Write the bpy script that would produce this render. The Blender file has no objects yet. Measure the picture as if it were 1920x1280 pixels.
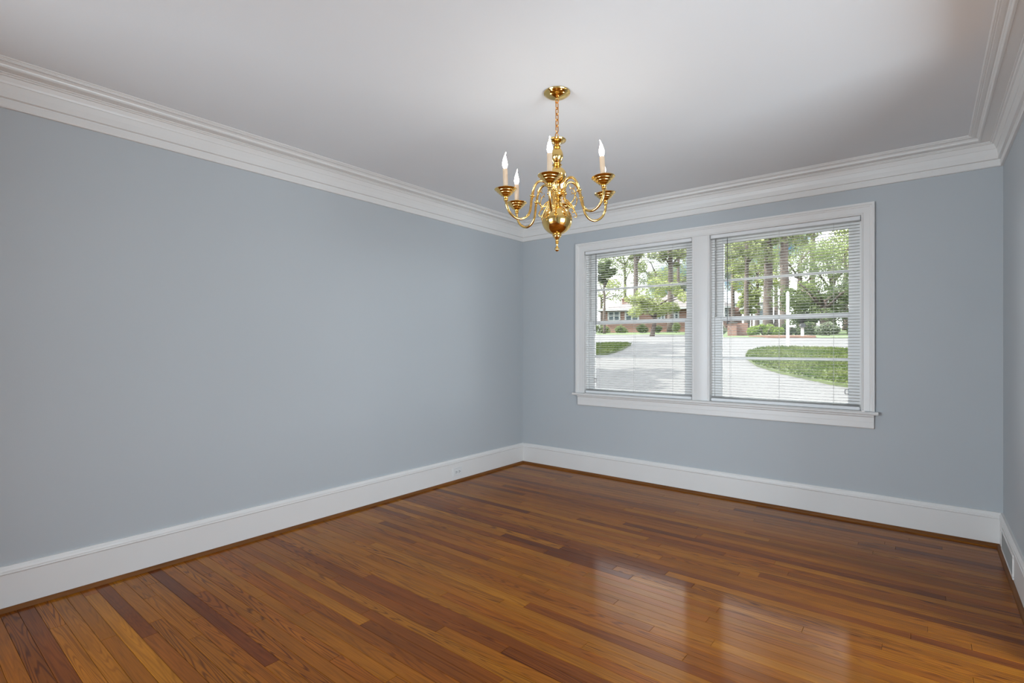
import bpy, bmesh, math, random
import numpy as np
from mathutils import Vector, Matrix

random.seed(7)
rng = np.random.default_rng(11)
scene = bpy.context.scene
C = scene.collection

# ------------------------------------------------------------------ camera
W, H, YB = 3.687, 2.494, -4.75          # room: x 0..W, y YB..0, z 0..H ; the window wall is y = 0
CAM = Vector((3.317, -4.32, 1.22))
YAW = math.radians(38.705)
FPX = 967.17
cam_d = bpy.data.cameras.new('camera')
cam_o = bpy.data.objects.new('camera', cam_d)
C.objects.link(cam_o)
cam_o.location = CAM
cam_o.rotation_euler = (math.pi / 2, 0, YAW)
cam_d.sensor_width = 36.0
cam_d.lens = FPX / 1920 * 36
cam_d.shift_y = 9.3 / 1920
cam_d.clip_start = 0.02
cam_d.clip_end = 600
scene.camera = cam_o

# ------------------------------------------------------------------ world, sun, large lights, exposure
SUN_DIR = Vector((-0.52, -0.42, 0.80)).normalized()     # towards the sun: behind the house
world = bpy.data.worlds.new('sky')
scene.world = world
world.use_nodes = True
nt = world.node_tree
nt.nodes.clear()
out = nt.nodes.new('ShaderNodeOutputWorld')
bg = nt.nodes.new('ShaderNodeBackground')
sky = nt.nodes.new('ShaderNodeTexSky')
sky.sky_type = 'NISHITA'
sky.sun_disc = False
sky.sun_elevation = math.asin(SUN_DIR.z)
sky.sun_rotation = math.atan2(SUN_DIR.x, SUN_DIR.y)
sky.air_density = 1.0
sky.dust_density = 0.25
sky.ozone_density = 2.0
tc = nt.nodes.new('ShaderNodeTexCoord')
nz = nt.nodes.new('ShaderNodeTexNoise')
nz.inputs['Scale'].default_value = 4.2
nz.inputs['Detail'].default_value = 5
mpw = nt.nodes.new('ShaderNodeMapping')
mpw.inputs['Location'].default_value = (0.70, -2.24, -1.99)      # drift of the clouds
nt.links.new(tc.outputs['Generated'], mpw.inputs['Vector'])
nt.links.new(mpw.outputs['Vector'], nz.inputs['Vector'])
cr = nt.nodes.new('ShaderNodeValToRGB')
cr.color_ramp.elements[0].position = 0.41
cr.color_ramp.elements[1].position = 0.56
nt.links.new(nz.outputs['Fac'], cr.inputs['Fac'])
mx = nt.nodes.new('ShaderNodeMixRGB')
mx.inputs['Color2'].default_value = (66.0, 67.0, 69.0, 1)
nt.links.new(cr.outputs['Color'], mx.inputs['Fac'])
hsv = nt.nodes.new('ShaderNodeHueSaturation')
hsv.inputs['Saturation'].default_value = 1.35
hsv.inputs['Value'].default_value = 0.95
nt.links.new(sky.outputs['Color'], hsv.inputs['Color'])
nt.links.new(hsv.outputs['Color'], mx.inputs['Color1'])
nt.links.new(mx.outputs['Color'], bg.inputs['Color'])
bg.inputs['Strength'].default_value = 0.11
nt.links.new(bg.outputs['Background'], out.inputs['Surface'])

sun_d = bpy.data.lights.new('sun', 'SUN')
sun_d.energy = 10.5
sun_d.angle = math.radians(0.6)
sun_d.color = (1.0, 0.95, 0.87)
sun_o = bpy.data.objects.new('sun', sun_d)
C.objects.link(sun_o)
sun_o.rotation_euler = SUN_DIR.to_track_quat('Z', 'Y').to_euler()

def area(name, loc, aim, sx, sy, power, color):
    d = bpy.data.lights.new(name, 'AREA')
    d.shape = 'RECTANGLE'
    d.size, d.size_y = sx, sy
    d.energy = power
    d.color = color
    o = bpy.data.objects.new(name, d)
    C.objects.link(o)
    o.location = loc
    o.rotation_euler = (Vector(aim) - Vector(loc)).to_track_quat('-Z', 'Y').to_euler()
    return o
# unseen fill lamps, added beyond made-up openings beside and behind the camera
area('added_fill_right', (W + 1.9, -3.0, 1.00), (0, -1.5, 1.25), 2.2, 1.8, 138, (0.83, 0.97, 1.08))
area('added_fill_behind', (0.5, YB - 2.7, 1.00), (2.5, 0, 1.40), 2.4, 1.7, 192, (0.83, 0.97, 1.08))

scene.view_settings.view_transform = 'Standard'
scene.view_settings.look = 'None'
scene.view_settings.exposure = 0.02
scene.view_settings.gamma = 1.0
scene.view_settings.use_curve_mapping = False
scene.cycles.max_bounces = 10
scene.cycles.diffuse_bounces = 6
scene.cycles.glossy_bounces = 5
scene.cycles.transparent_max_bounces = 24
scene.cycles.sample_clamp_indirect = 6.0
scene.cycles.caustics_reflective = False
scene.cycles.caustics_refractive = False

# ------------------------------------------------------------------ materials
def lin(r, g, b):
    f = lambda c: (c / 255) / 12.92 if c / 255 <= 0.04045 else ((c / 255 + 0.055) / 1.055) ** 2.4
    return (f(r), f(g), f(b), 1)

def mat(name, col, rough=0.5, metal=0.0, spec=0.5, noise=0.0, nscale=20.0, bump=0.0, bscale=200.0, stretch=None,
        coat=0.0, emit=None, emit_s=0.0, trans=0.0):
    m = bpy.data.materials.new(name)
    m.use_nodes = True
    t = m.node_tree
    b = t.nodes['Principled BSDF']
    b.inputs['Base Color'].default_value = (*col[:3], 1)
    b.inputs['Roughness'].default_value = rough
    b.inputs['Metallic'].default_value = metal
    b.inputs['Specular IOR Level'].default_value = spec
    b.inputs['Coat Weight'].default_value = coat
    if emit:
        b.inputs['Emission Color'].default_value = (*emit[:3], 1)
        b.inputs['Emission Strength'].default_value = emit_s
    if noise or bump:
        co = t.nodes.new('ShaderNodeTexCoord')
        mp = t.nodes.new('ShaderNodeMapping')
        if stretch:
            mp.inputs['Scale'].default_value = stretch
        t.links.new(co.outputs['Object'], mp.inputs['Vector'])
    if noise:
        n = t.nodes.new('ShaderNodeTexNoise')
        n.inputs['Scale'].default_value = nscale
        n.inputs['Detail'].default_value = 6
        t.links.new(mp.outputs['Vector'], n.inputs['Vector'])
        hs = t.nodes.new('ShaderNodeHueSaturation')
        hs.inputs['Color'].default_value = (*col[:3], 1)
        r = t.nodes.new('ShaderNodeMapRange')
        r.inputs['From Min'].default_value = 0.3
        r.inputs['From Max'].default_value = 0.7
        r.inputs['To Min'].default_value = 1 - noise
        r.inputs['To Max'].default_value = 1 + noise
        t.links.new(n.outputs['Fac'], r.inputs['Value'])
        t.links.new(r.outputs['Result'], hs.inputs['Value'])
        t.links.new(hs.outputs['Color'], b.inputs['Base Color'])
    if bump:
        n2 = t.nodes.new('ShaderNodeTexNoise')
        n2.inputs['Scale'].default_value = bscale
        n2.inputs['Detail'].default_value = 3
        t.links.new(mp.outputs['Vector'], n2.inputs['Vector'])
        bp = t.nodes.new('ShaderNodeBump')
        bp.inputs['Strength'].default_value = bump
        bp.inputs['Distance'].default_value = 0.002
        t.links.new(n2.outputs['Fac'], bp.inputs['Height'])
        t.links.new(bp.outputs['Normal'], b.inputs['Normal'])
    return m

M = {}
M['wall'] = mat('blue_grey_paint', (0.480, 0.508, 0.528), 0.55, noise=0.012, nscale=1.2, bump=0.10, bscale=260, spec=0.35)
M['ceiling'] = mat('ceiling_paint', (0.80, 0.815, 0.83), 0.8, noise=0.012, nscale=1.5, bump=0.12, bscale=120, spec=0.2)
M['trim'] = mat('white_trim_paint', (0.765, 0.75, 0.73), 0.32, noise=0.01, nscale=4, spec=0.45)
M['sash'] = mat('white_sash_paint', (0.86, 0.845, 0.825), 0.35)
M['blind'] = mat('white_blind_vinyl', (0.78, 0.78, 0.78), 0.4)
def slat_mat():
    m = bpy.data.materials.new('translucent_slat_vinyl'); m.use_nodes = True
    t = m.node_tree; b = t.nodes['Principled BSDF']
    b.inputs['Base Color'].default_value = (0.80, 0.80, 0.79, 1); b.inputs['Roughness'].default_value = 0.4
    tl = t.nodes.new('ShaderNodeBsdfTranslucent'); tl.inputs['Color'].default_value = (0.80, 0.79, 0.76, 1)
    x = t.nodes.new('ShaderNodeMixShader'); x.inputs['Fac'].default_value = 0.38
    t.links.new(b.outputs['BSDF'], x.inputs[1]); t.links.new(tl.outputs['BSDF'], x.inputs[2])
    t.links.new(x.outputs['Shader'], t.nodes['Material Output'].inputs['Surface'])
    return m
M['slat'] = slat_mat()
M['cord'] = mat('blind_cord', (0.55, 0.55, 0.54), 0.8)
M['wand'] = mat('grey_wand', (0.12, 0.12, 0.12), 0.25)
M['latch'] = mat('dark_latch', (0.05, 0.05, 0.05), 0.4)
M['plate'] = mat('outlet_plastic', (0.74, 0.74, 0.73), 0.3)
M['slot'] = mat('outlet_slot', (0.03, 0.03, 0.03), 0.6)
M['screw'] = mat('plate_screw', (0.62, 0.62, 0.62), 0.35, metal=0.6)
M['subfloor'] = mat('subfloor_dark', (0.035, 0.016, 0.007), 0.9, noise=0.1)
M['plainfloor'] = mat('oak_floor_beyond', (0.30, 0.12, 0.02), 0.4, noise=0.2, nscale=3, stretch=(1, 12, 1))
M['brass'] = mat('polished_brass', (0.82, 0.565, 0.205), 0.11, metal=1.0, noise=0.04, nscale=30)
M['chain'] = mat('chain_brass', (0.72, 0.36, 0.12), 0.25, metal=1.0)
M['candle'] = mat('cream_candle_sleeve', (0.62, 0.46, 0.32), 0.5, noise=0.03, nscale=40)
M['bulb'] = mat('lit_bulb', (1, 0.9, 0.75), 0.3, emit=(1.0, 0.91, 0.80), emit_s=50.0)

def glass_mat():
    m = bpy.data.materials.new('window_glass')
    m.use_nodes = True
    t = m.node_tree
    t.nodes.clear()
    o = t.nodes.new('ShaderNodeOutputMaterial')
    tr = t.nodes.new('ShaderNodeBsdfTransparent')
    tr.inputs['Color'].default_value = (0.97, 0.985, 0.98, 1)
    gl = t.nodes.new('ShaderNodeBsdfGlossy')
    gl.inputs['Roughness'].default_value = 0.12
    fr = t.nodes.new('ShaderNodeFresnel')
    fr.inputs['IOR'].default_value = 1.12
    mixn = t.nodes.new('ShaderNodeMixShader')
    t.links.new(fr.outputs['Fac'], mixn.inputs['Fac'])
    t.links.new(tr.outputs['BSDF'], mixn.inputs[1])
    t.links.new(gl.outputs['BSDF'], mixn.inputs[2])
    t.links.new(mixn.outputs['Shader'], o.inputs['Surface'])
    return m
M['glass'] = glass_mat()

def wood_mat(name, cols, gloss=True, world_axis=False):
    """strip oak: tone per board from Object Info, contour-line grain, fine pores, varnish"""
    m = bpy.data.materials.new(name)
    m.use_nodes = True
    t = m.node_tree
    N, L = t.nodes, t.links
    b = N['Principled BSDF']
    oi = N.new('ShaderNodeObjectInfo')
    co = N.new('ShaderNodeTexCoord')
    off = N.new('ShaderNodeVectorMath'); off.operation = 'SCALE'
    cmb = N.new('ShaderNodeCombineXYZ')
    mul = N.new('ShaderNodeMath'); mul.operation = 'MULTIPLY'; mul.inputs[1].default_value = 83.0
    L.new(oi.outputs['Random'], mul.inputs[0])
    for i in range(3):
        L.new(mul.outputs[0], cmb.inputs[i])
    add = N.new('ShaderNodeVectorMath'); add.operation = 'ADD'
    L.new(co.outputs['Object'], add.inputs[0]); L.new(cmb.outputs[0], add.inputs[1])
    def noise(sx, sy, scale, detail=3.0, rough=0.5):
        mp = N.new('ShaderNodeMapping'); mp.inputs['Scale'].default_value = (sx, sy, 1)
        L.new(add.outputs[0], mp.inputs['Vector'])
        n = N.new('ShaderNodeTexNoise'); n.inputs['Scale'].default_value = scale
        n.inputs['Detail'].default_value = detail; n.inputs['Roughness'].default_value = rough
        L.new(mp.outputs['Vector'], n.inputs['Vector'])
        return n
    # tone of the board
    ramp = N.new('ShaderNodeValToRGB')
    e = ramp.color_ramp.elements
    e[0].position = 0.0; e[0].color = (*cols[0], 1)
    e[1].position = 1.0; e[1].color = (*cols[-1], 1)
    for i, c_ in enumerate(cols[1:-1]):
        k = e.new((i + 1) / (len(cols) - 1)); k.color = (*c_, 1)
    L.new(oi.outputs['Random'], ramp.inputs['Fac'])
    # cathedral grain
    n1 = noise(0.9, 19.0, 1.0, 1.2, 0.4)
    k1 = N.new('ShaderNodeMath'); k1.operation = 'MULTIPLY'; k1.inputs[1].default_value = 120.0
    L.new(n1.outputs['Fac'], k1.inputs[0])
    sn = N.new('ShaderNodeMath'); sn.operation = 'SINE'; L.new(k1.outputs[0], sn.inputs[0])
    mr = N.new('ShaderNodeMapRange')
    mr.inputs['From Min'].default_value = 0.1; mr.inputs['From Max'].default_value = 1.0
    mr.inputs['To Min'].default_value = 0.0; mr.inputs['To Max'].default_value = 1.0
    L.new(sn.outputs[0], mr.inputs['Value'])
    # how strongly a board shows it
    fr = N.new('ShaderNodeMath'); fr.operation = 'MULTIPLY'; fr.inputs[1].default_value = 37.31
    L.new(oi.outputs['Random'], fr.inputs[0])
    fr2 = N.new('ShaderNodeMath'); fr2.operation = 'FRACT'; L.new(fr.outputs[0], fr2.inputs[0])
    pw = N.new('ShaderNodeMath'); pw.operation = 'POWER'; pw.inputs[1].default_value = 2.2
    L.new(fr2.outputs[0], pw.inputs[0])
    am = N.new('ShaderNodeMath'); am.operation = 'MULTIPLY_ADD'; am.inputs[1].default_value = 0.80; am.inputs[2].default_value = 0.20
    L.new(pw.outputs[0], am.inputs[0])
    ga = N.new('ShaderNodeMath'); ga.operation = 'MULTIPLY'
    L.new(mr.outputs['Result'], ga.inputs[0]); L.new(am.outputs[0], ga.inputs[1])
    dk = N.new('ShaderNodeMixRGB'); dk.blend_type = 'MULTIPLY'
    dk.inputs['Color2'].default_value = (0.36, 0.27, 0.22, 1)
    L.new(ga.outputs[0], dk.inputs['Fac']); L.new(ramp.outputs['Color'], dk.inputs['Color1'])
    # pores and streaks
    n2 = noise(3.0, 160.0, 1.0, 4.0, 0.6)
    mr2 = N.new('ShaderNodeMapRange')
    mr2.inputs['From Min'].default_value = 0.35; mr2.inputs['From Max'].default_value = 0.7
    mr2.inputs['To Min'].default_value = 0.82; mr2.inputs['To Max'].default_value = 1.16
    L.new(n2.outputs['Fac'], mr2.inputs['Value'])
    n3 = noise(1.4, 6.0, 1.0, 3.0)
    mr3 = N.new('ShaderNodeMapRange')
    mr3.inputs['From Min'].default_value = 0.3; mr3.inputs['From Max'].default_value = 0.7
    mr3.inputs['To Min'].default_value = 0.80; mr3.inputs['To Max'].default_value = 1.18
    L.new(n3.outputs['Fac'], mr3.inputs['Value'])
    mm = N.new('ShaderNodeMath'); mm.operation = 'MULTIPLY'
    L.new(mr2.outputs['Result'], mm.inputs[0]); L.new(mr3.outputs['Result'], mm.inputs[1])
    hs = N.new('ShaderNodeHueSaturation')
    L.new(mm.outputs[0], hs.inputs['Value']); L.new(dk.outputs['Color'], hs.inputs['Color'])
    L.new(hs.outputs['Color'], b.inputs['Base Color'])
    b.inputs['Roughness'].default_value = 0.45
    b.inputs['Specular IOR Level'].default_value = 0.05
    if gloss:
        b.inputs['Coat Weight'].default_value = 0.45
        b.inputs['Coat IOR'].default_value = 1.45
        b.inputs['Coat Roughness'].default_value = 0.125
    bp = N.new('ShaderNodeBump'); bp.inputs['Strength'].default_value = 0.05; bp.inputs['Distance'].default_value = 0.001
    L.new(n2.outputs['Fac'], bp.inputs['Height'])
    L.new(bp.outputs['Normal'], b.inputs['Normal'])
    return m
M['board'] = wood_mat('varnished_oak_strip', [
    (0.136, 0.030, 0.003), (0.246, 0.066, 0.003), (0.321, 0.102, 0.004), (0.273, 0.077, 0.003), (0.343, 0.116, 0.004),
    (0.299, 0.089, 0.003), (0.383, 0.139, 0.006), (0.282, 0.074, 0.003), (0.361, 0.126, 0.005), (0.189, 0.045, 0.003)])
M['shoe'] = mat('stained_shoe_moulding', (0.17, 0.062, 0.014), 0.55, noise=0.25, nscale=3, stretch=(1, 1, 8), spec=0.2)

# ------------------------------------------------------------------ mesh helpers
def link(name, me, material=None, parent=None, smooth=False):
    o = bpy.data.objects.new(name, me)
    C.objects.link(o)
    if material is not None and len(me.materials) == 0:
        me.materials.append(material)
    if parent is not None:
        o.parent = parent
    if smooth:
        me.shade_smooth()
    return o

def pmesh(name, verts, faces):
    me = bpy.data.meshes.new(name)
    me.from_pydata([tuple(v) for v in verts], [], faces)
    me.update()
    return me

def fixn(me):
    b = bmesh.new(); b.from_mesh(me)
    bmesh.ops.recalc_face_normals(b, faces=b.faces)
    b.to_mesh(me); b.free()
    return me

class MB:
    """collects boxes, prisms, tubes and lathes into one mesh"""
    def __init__(s): s.v, s.f = [], []
    def add(s, vs, fs):
        n = len(s.v); s.v += [tuple(v) for v in vs]; s.f += [tuple(i + n for i in f) for f in fs]
    def box(s, x0, x1, y0, y1, z0, z1):
        s.add([(x, y, z) for x in (x0, x1) for y in (y0, y1) for z in (z0, z1)],
              [(0, 1, 3, 2), (4, 6, 7, 5), (0, 4, 5, 1), (2, 3, 7, 6), (0, 2, 6, 4), (1, 5, 7, 3)])
    def bbox(s, x0, x1, y0, y1, z0, z1, r):
        b = bmesh.new(); bmesh.ops.create_cube(b, size=1)
        for v in b.verts:
            v.co = Vector(((x0 + x1) / 2 + v.co.x * (x1 - x0), (y0 + y1) / 2 + v.co.y * (y1 - y0), (z0 + z1) / 2 + v.co.z * (z1 - z0)))
        bmesh.ops.bevel(b, geom=list(b.edges), offset=r, segments=2, affect='EDGES')
        b.verts.index_update()
        s.add([v.co for v in b.verts], [[v.index for v in f.verts] for f in b.faces]); b.free()
    def loft(s, rings, closed=True, caps=True):
        n = len(rings[0]); vs = [p for r in rings for p in r]; fs = []
        for i in range(len(rings) - 1):
            for j in range(n if closed else n - 1):
                k = (j + 1) % n
                fs.append((i * n + j, i * n + k, (i + 1) * n + k, (i + 1) * n + j))
        if caps:
            fs.append(tuple(range(n))[::-1]); fs.append(tuple((len(rings) - 1) * n + j for j in range(n)))
        s.add(vs, fs)
    def tube(s, pts, rad, n=10, caps=True):
        pts = [Vector(p) for p in pts]
        if not hasattr(rad, '__len__'): rad = [rad] * len(pts)
        rings = []; up = None
        for i, p in enumerate(pts):
            t = (pts[min(i + 1, len(pts) - 1)] - pts[max(i - 1, 0)]).normalized()
            if up is None:
                a = Vector((0, 0, 1)) if abs(t.z) < 0.9 else Vector((1, 0, 0))
                up = (a - t * a.dot(t)).normalized()
            else:
                up = (up - t * up.dot(t)).normalized()
            w = t.cross(up)
            rings.append([p + (up * math.cos(2 * math.pi * k / n) + w * math.sin(2 * math.pi * k / n)) * rad[i] for k in range(n)])
        s.loft(rings, True, caps)
    def lathe(s, prof, n=32, c=(0, 0, 0)):
        rings = [[(c[0] + r * math.cos(2 * math.pi * k / n), c[1] + r * math.sin(2 * math.pi * k / n), c[2] + z) for k in range(n)] for r, z in prof]
        s.loft(rings, True, True)
    def torus(s, c, R, r, axis='z', n=20, m=8, sx=1.0, sy=1.0):
        vs, fs = [], []
        for i in range(n):
            a = 2 * math.pi * i / n
            for j in range(m):
                b_ = 2 * math.pi * j / m
                x, y, z = (R + r * math.cos(b_)) * math.cos(a), (R + r * math.cos(b_)) * math.sin(a), r * math.sin(b_)
                if axis == 'x': x, y, z = z, x, y
                if axis == 'y': x, y, z = x, z, y
                vs.append((c[0] + x * sx, c[1] + y * sx, c[2] + z * (sy if axis != 'z' else 1)))
        for i in range(n):
            for j in range(m):
                fs.append((i * m + j, ((i + 1) % n) * m + j, ((i + 1) % n) * m + (j + 1) % m, i * m + (j + 1) % m))
        s.add(vs, fs)
    def mesh(s, name):
        return fixn(pmesh(name, s.v, s.f))
    def build(s, name, material, parent=None, smooth=False, auto=None):
        me = s.mesh(name)
        o = link(name, me, material, parent, smooth)
        if auto is not None:
            me.shade_smooth()
            b = bmesh.new(); b.from_mesh(me)
            for ed in b.edges:
                if len(ed.link_faces) == 2 and ed.calc_face_angle(0) > auto: ed.smooth = False
            b.to_mesh(me); b.free()
        return o

def struct(o):
    o['kind'] = 'structure'
    return o

def tag(o, label, cat, group=None, kind=None):
    o['label'] = label; o['category'] = cat
    if group: o['group'] = group
    if kind: o['kind'] = kind
    return o

def empty(name, loc=(0, 0, 0), rz=0.0, parent=None):
    o = bpy.data.objects.new(name, None)
    C.objects.link(o)
    o.empty_display_size = 0.1
    o.location = loc; o.rotation_euler = (0, 0, rz)
    if parent is not None: o.parent = parent
    return o

# ------------------------------------------------------------------ room shell
T = 0.14
OX0, OX1, OZ0, OZ1 = 0.732, 2.989, 0.745, 2.152     # rough opening of the window pair
m = MB()
m.box(-T, OX0, 0, T, -0.10, H + 0.1); m.box(OX1, W + T, 0, T, -0.10, H + 0.1)
m.box(OX0, OX1, 0, T, -0.10, OZ0); m.box(OX0, OX1, 0, T, OZ1, H + 0.1)
struct(m.build('wall_far', M['wall']))
m = MB(); m.box(-T, 0, YB, 0, -0.10, H + 0.1)
struct(m.build('wall_left', M['wall']))
AY0, AY1, AZ = -3.35, -1.55, 2.22                    # opening added in the right wall, outside the frame, for the fill lamp
m = MB()
m.box(W, W + T, AY1, 0, -0.10, H + 0.1); m.box(W, W + T, YB, AY0, -0.10, H + 0.1); m.box(W, W + T, AY0, AY1, AZ, H + 0.1)
struct(m.build('wall_right', M['wall']))
BX0, BX1 = 0.35, 3.35  # wide opening added in the near wall to let the rear fill lamp in
m = MB()
m.box(-T, BX0, YB - T, YB, -0.10, H + 0.1); m.box(BX1, W + T, YB - T, YB, -0.10, H + 0.1); m.box(BX0, BX1, YB - T, YB, AZ, H + 0.1)
struct(m.build('wall_near', M['wall']))
# made-up shells added behind those openings to house the fill lamps and block sky
def shell(name, x0, x1, y0, y1, open_side):
    m = MB()
    if open_side != 'x0': m.box(x0 - .1, x0, y0, y1, -.1, H)
    m.box(x1, x1 + .1, y0, y1, -.1, H); m.box(x0, x1, y0 - .1, y0, -.1, H)
    if open_side != 'y1': m.box(x0, x1, y1, y1 + .1, -.1, H)
    struct(m.build(name, M['wall']))
    m = MB(); m.box(x0 - .1, x1 + .1, y0 - .1, y1 + (0 if open_side == 'y1' else .1), H, H + .12); struct(m.build('ceiling', M['ceiling']))
    m = MB(); m.box(x0 - .1, x1 + .1, y0 - .1, y1 + (0 if open_side == 'y1' else .1), -.10, 0); struct(m.build('floor', M['plainfloor']))
shell('wall_added_right', W + T, W + T + 2.2, -4.6, -0.9, 'x0')
shell('wall_added_behind', -1.4, W + .15, YB - T - 3.0, YB - T, 'y1')
m = MB(); m.box(-T, W + T, YB - T, T, H, H + 0.12)
struct(m.build('ceiling', M['ceiling']))

# floor: dark subfloor with every oak strip its own board
m = MB(); m.box(-T, W + T, YB - T, T, -0.10, -0.0165)
floor = struct(m.build('floor', M['subfloor']))
BW = 0.0572
def board_mesh(Lb):
    g, r = 0.00045, 0.0009
    x, y = Lb / 2 - g, BW / 2 - g
    vs = [(-x, -y, -.016), (x, -y, -.016), (x, y, -.016), (-x, y, -.016), (-x, -y, -r), (x, -y, -r), (x, y, -r), (-x, y, -r),
          (-x + r, -y + r, 0), (x - r, -y + r, 0), (x - r, y - r, 0), (-x + r, y - r, 0)]
    fs = [(0, 1, 5, 4), (1, 2, 6, 5), (2, 3, 7, 6), (3, 0, 4, 7), (4, 5, 9, 8), (5, 6, 10, 9), (6, 7, 11, 10), (7, 4, 8, 11), (8, 9, 10, 11)]
    return vs, fs
cache = {}
boards_n = 0
rest = MB()
y = -BW / 2
row = 0
while y > YB:
    x = -random.uniform(0.0, 0.9)
    near = y < -3.25
    while x < W:
        Lb = round(random.choice([0.55, 0.8, 1.0, 1.2, 1.45, 1.7, 1.95, 2.3]) + 0.0, 2)
        a, b_ = max(x, 0.0), min(x + Lb, W)
        # left-over slivers by the wall join the board before
        if W - (x + Lb) < 0.22: b_ = W
        ln = round(b_ - a, 3)
        if ln > 0.05:
            vis = not (y < -3.15 and a > 1.9) and y > -4.02
            if vis and boards_n < 299:
                me = cache.get(ln)
                if me is None:
                    vs, fs = board_mesh(ln)
                    me = pmesh('board', vs, fs); me.materials.append(M['board']); cache[ln] = me
                o = link('board', me, None, floor)
                o.location = ((a + b_) / 2, y, 0)
                boards_n += 1
            else:
                vs, fs = board_mesh(ln)
                rest.add([(v[0] + (a + b_) / 2, v[1] + y, v[2]) for v in vs], fs)
        x = b_ if b_ == W else x + Lb
        if b_ == W: break
    y -= BW; row += 1
if rest.v:
    o = rest.build('board_remainder', M['board'], floor); o['kind'] = 'stuff'

# profile runs along the walls, mitred in the corners
def run(name, prof, side, material, a=None, b=None, auto=0.5):
    """prof: (distance from wall, z); side: left/far/right/near; a,b optional straight ends"""
    mb = MB(); rings = []
    for end in (0, 1):
        ring = []
        for p, z in prof:
            if side == 'left':
                yy = (-p if a is None else a) if end else (YB + p if b is None else b)
                ring.append((p, yy, z))
            elif side == 'far':
                xx = (p if a is None else a) if end == 0 else (W - p if b is None else b)
                ring.append((xx, -p, z))
            elif side == 'right':
                yy = (-p if a is None else a) if end else (YB + p if b is None else b)
                ring.append((W - p, yy, z))
            else:
                xx = (p if a is None else a) if end == 0 else (W - p if b is None else b)
                ring.append((xx, YB + p, z))
        rings.append(ring)
    mb.loft(rings)
    return struct(mb.build(name, material, auto=auto))

crown = [(0, H), (0.1665, H), (0.1665, 2.4905), (0.1625, 2.4875), (0.1575, 2.4875), (0.1565, 2.4850), (0.1500, 2.4850), (0.1490, 2.4820),
         (0.1360, 2.4805), (0.1300, 2.4810), (0.1270, 2.4780), (0.1215, 2.4750), (0.1195, 2.4690), (0.1215, 2.4640), (0.1180, 2.4610), (0.1100, 2.4610),
         (0.1080, 2.4635), (0.0640, 2.4640), (0.0635, 2.4590), (0.0560, 2.4585), (0.0530, 2.4530), (0.0455, 2.4510), (0.0425, 2.4440), (0.0375, 2.4330),
         (0.0345, 2.4240), (0.0310, 2.4225), (0.0300, 2.4140), (0.0270, 2.3950), (0.0260, 2.3700), (0.0255, 2.3640), (0.0120, 2.3610), (0.0115, 2.3560),
         (0.0150, 2.3540), (0.0150, 2.3260), (0.0120, 2.3200), (0, 2.3190)]
run('trim_1', crown, 'left', M['trim'], auto=0.10)
run('trim_2', crown, 'far', M['trim'], auto=0.10)
run('trim_3', crown, 'right', M['trim'], auto=0.10)
run('trim_4', crown, 'near', M['trim'], auto=0.10)
base = [(0, 0.0), (0.017, 0.0), (0.017, 0.1680), (0.0185, 0.1700), (0.0215, 0.1725), (0.0215, 0.1765), (0.0190, 0.1790), (0.0200, 0.1850),
        (0.0175, 0.1950), (0.0130, 0.2010), (0.0115, 0.2065), (0, 0.2070)]
shoe = [(0.017, 0.0)] + [(0.017 + 0.0165 * math.cos(a), 0.0195 * math.sin(a)) for a in np.linspace(0, math.pi / 2, 7)]
run('baseboard_left', base, 'left', M['trim'])
run('baseboard_far', base, 'far', M['trim'])
run('baseboard_right', base, 'right', M['trim'], b=AY1 + 0.09)
run('baseboard_near', base, 'near', M['trim'], a=BX1 + 0.09)
run('trim_5', shoe, 'left', M['shoe'])
run('trim_6', shoe, 'far', M['shoe'])
run('trim_7', shoe, 'right', M['shoe'], b=AY1 + 0.09)
# casings of the two added openings outside the frame
m = MB()
for yy in (AY0, AY1): m.box(W - 0.02, W + T + 0.02, yy - (0.09 if yy == AY0 else -0.0), yy + (0.09 if yy == AY1 else 0.0), 0, AZ)
m.box(W - 0.02, W + T + 0.02, AY0 - 0.09, AY1 + 0.09, AZ, AZ + 0.09)
struct(m.build('trim_8', M['trim']))
m = MB()
for xx in (BX0, BX1): m.box(xx - (0.09 if xx == BX0 else 0), xx + (0.09 if xx == BX1 else 0), YB - T - 0.02, YB + 0.02, 0, AZ)
m.box(BX0 - 0.09, BX1 + 0.09, YB - T - 0.02, YB + 0.02, AZ, AZ + 0.09)
struct(m.build('trim_9', M['trim']))

# ------------------------------------------------------------------ window pair
WIN = [(0.752, 1.793), (1.937, 2.969)]
ZS, ZT = 0.773, 2.132
CX0, CX1, CZ = 0.662, 3.047, 2.212
cprof = [(0.0, 0.0), (0.0, 0.009), (0.06, 0.0125), (0.12, 0.0125), (0.17, 0.0095), (0.20, 0.011), (0.62, 0.0125), (0.70, 0.0165), (0.78, 0.0165), (0.82, 0.0215), (1.0, 0.0215), (1.0, 0.0)]
xi0, xi1 = WIN[0][0], WIN[1][1]
wl, wr, wt = xi0 - CX0, CX1 - xi1, CZ - ZT
m = MB(); m.loft([[(xi0 - w * wl, -d, ZS) for w, d in cprof], [(xi0 - w * wl, -d, ZT + w * wt) for w, d in cprof]])
struct(m.build('trim_10', M['trim'], auto=0.3))
m = MB(); m.loft([[(xi1 + w * wr, -d, ZS) for w, d in cprof], [(xi1 + w * wr, -d, ZT + w * wt) for w, d in cprof]])
struct(m.build('trim_11', M['trim'], auto=0.3))
m = MB(); m.loft([[(xi0 - w * wl, -d, ZT + w * wt) for w, d in cprof], [(xi1 + w * wr, -d, ZT + w * wt) for w, d in cprof]])
struct(m.build('trim_12', M['trim'], auto=0.3))
a, b_ = WIN[0][1], WIN[1][0]
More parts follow.
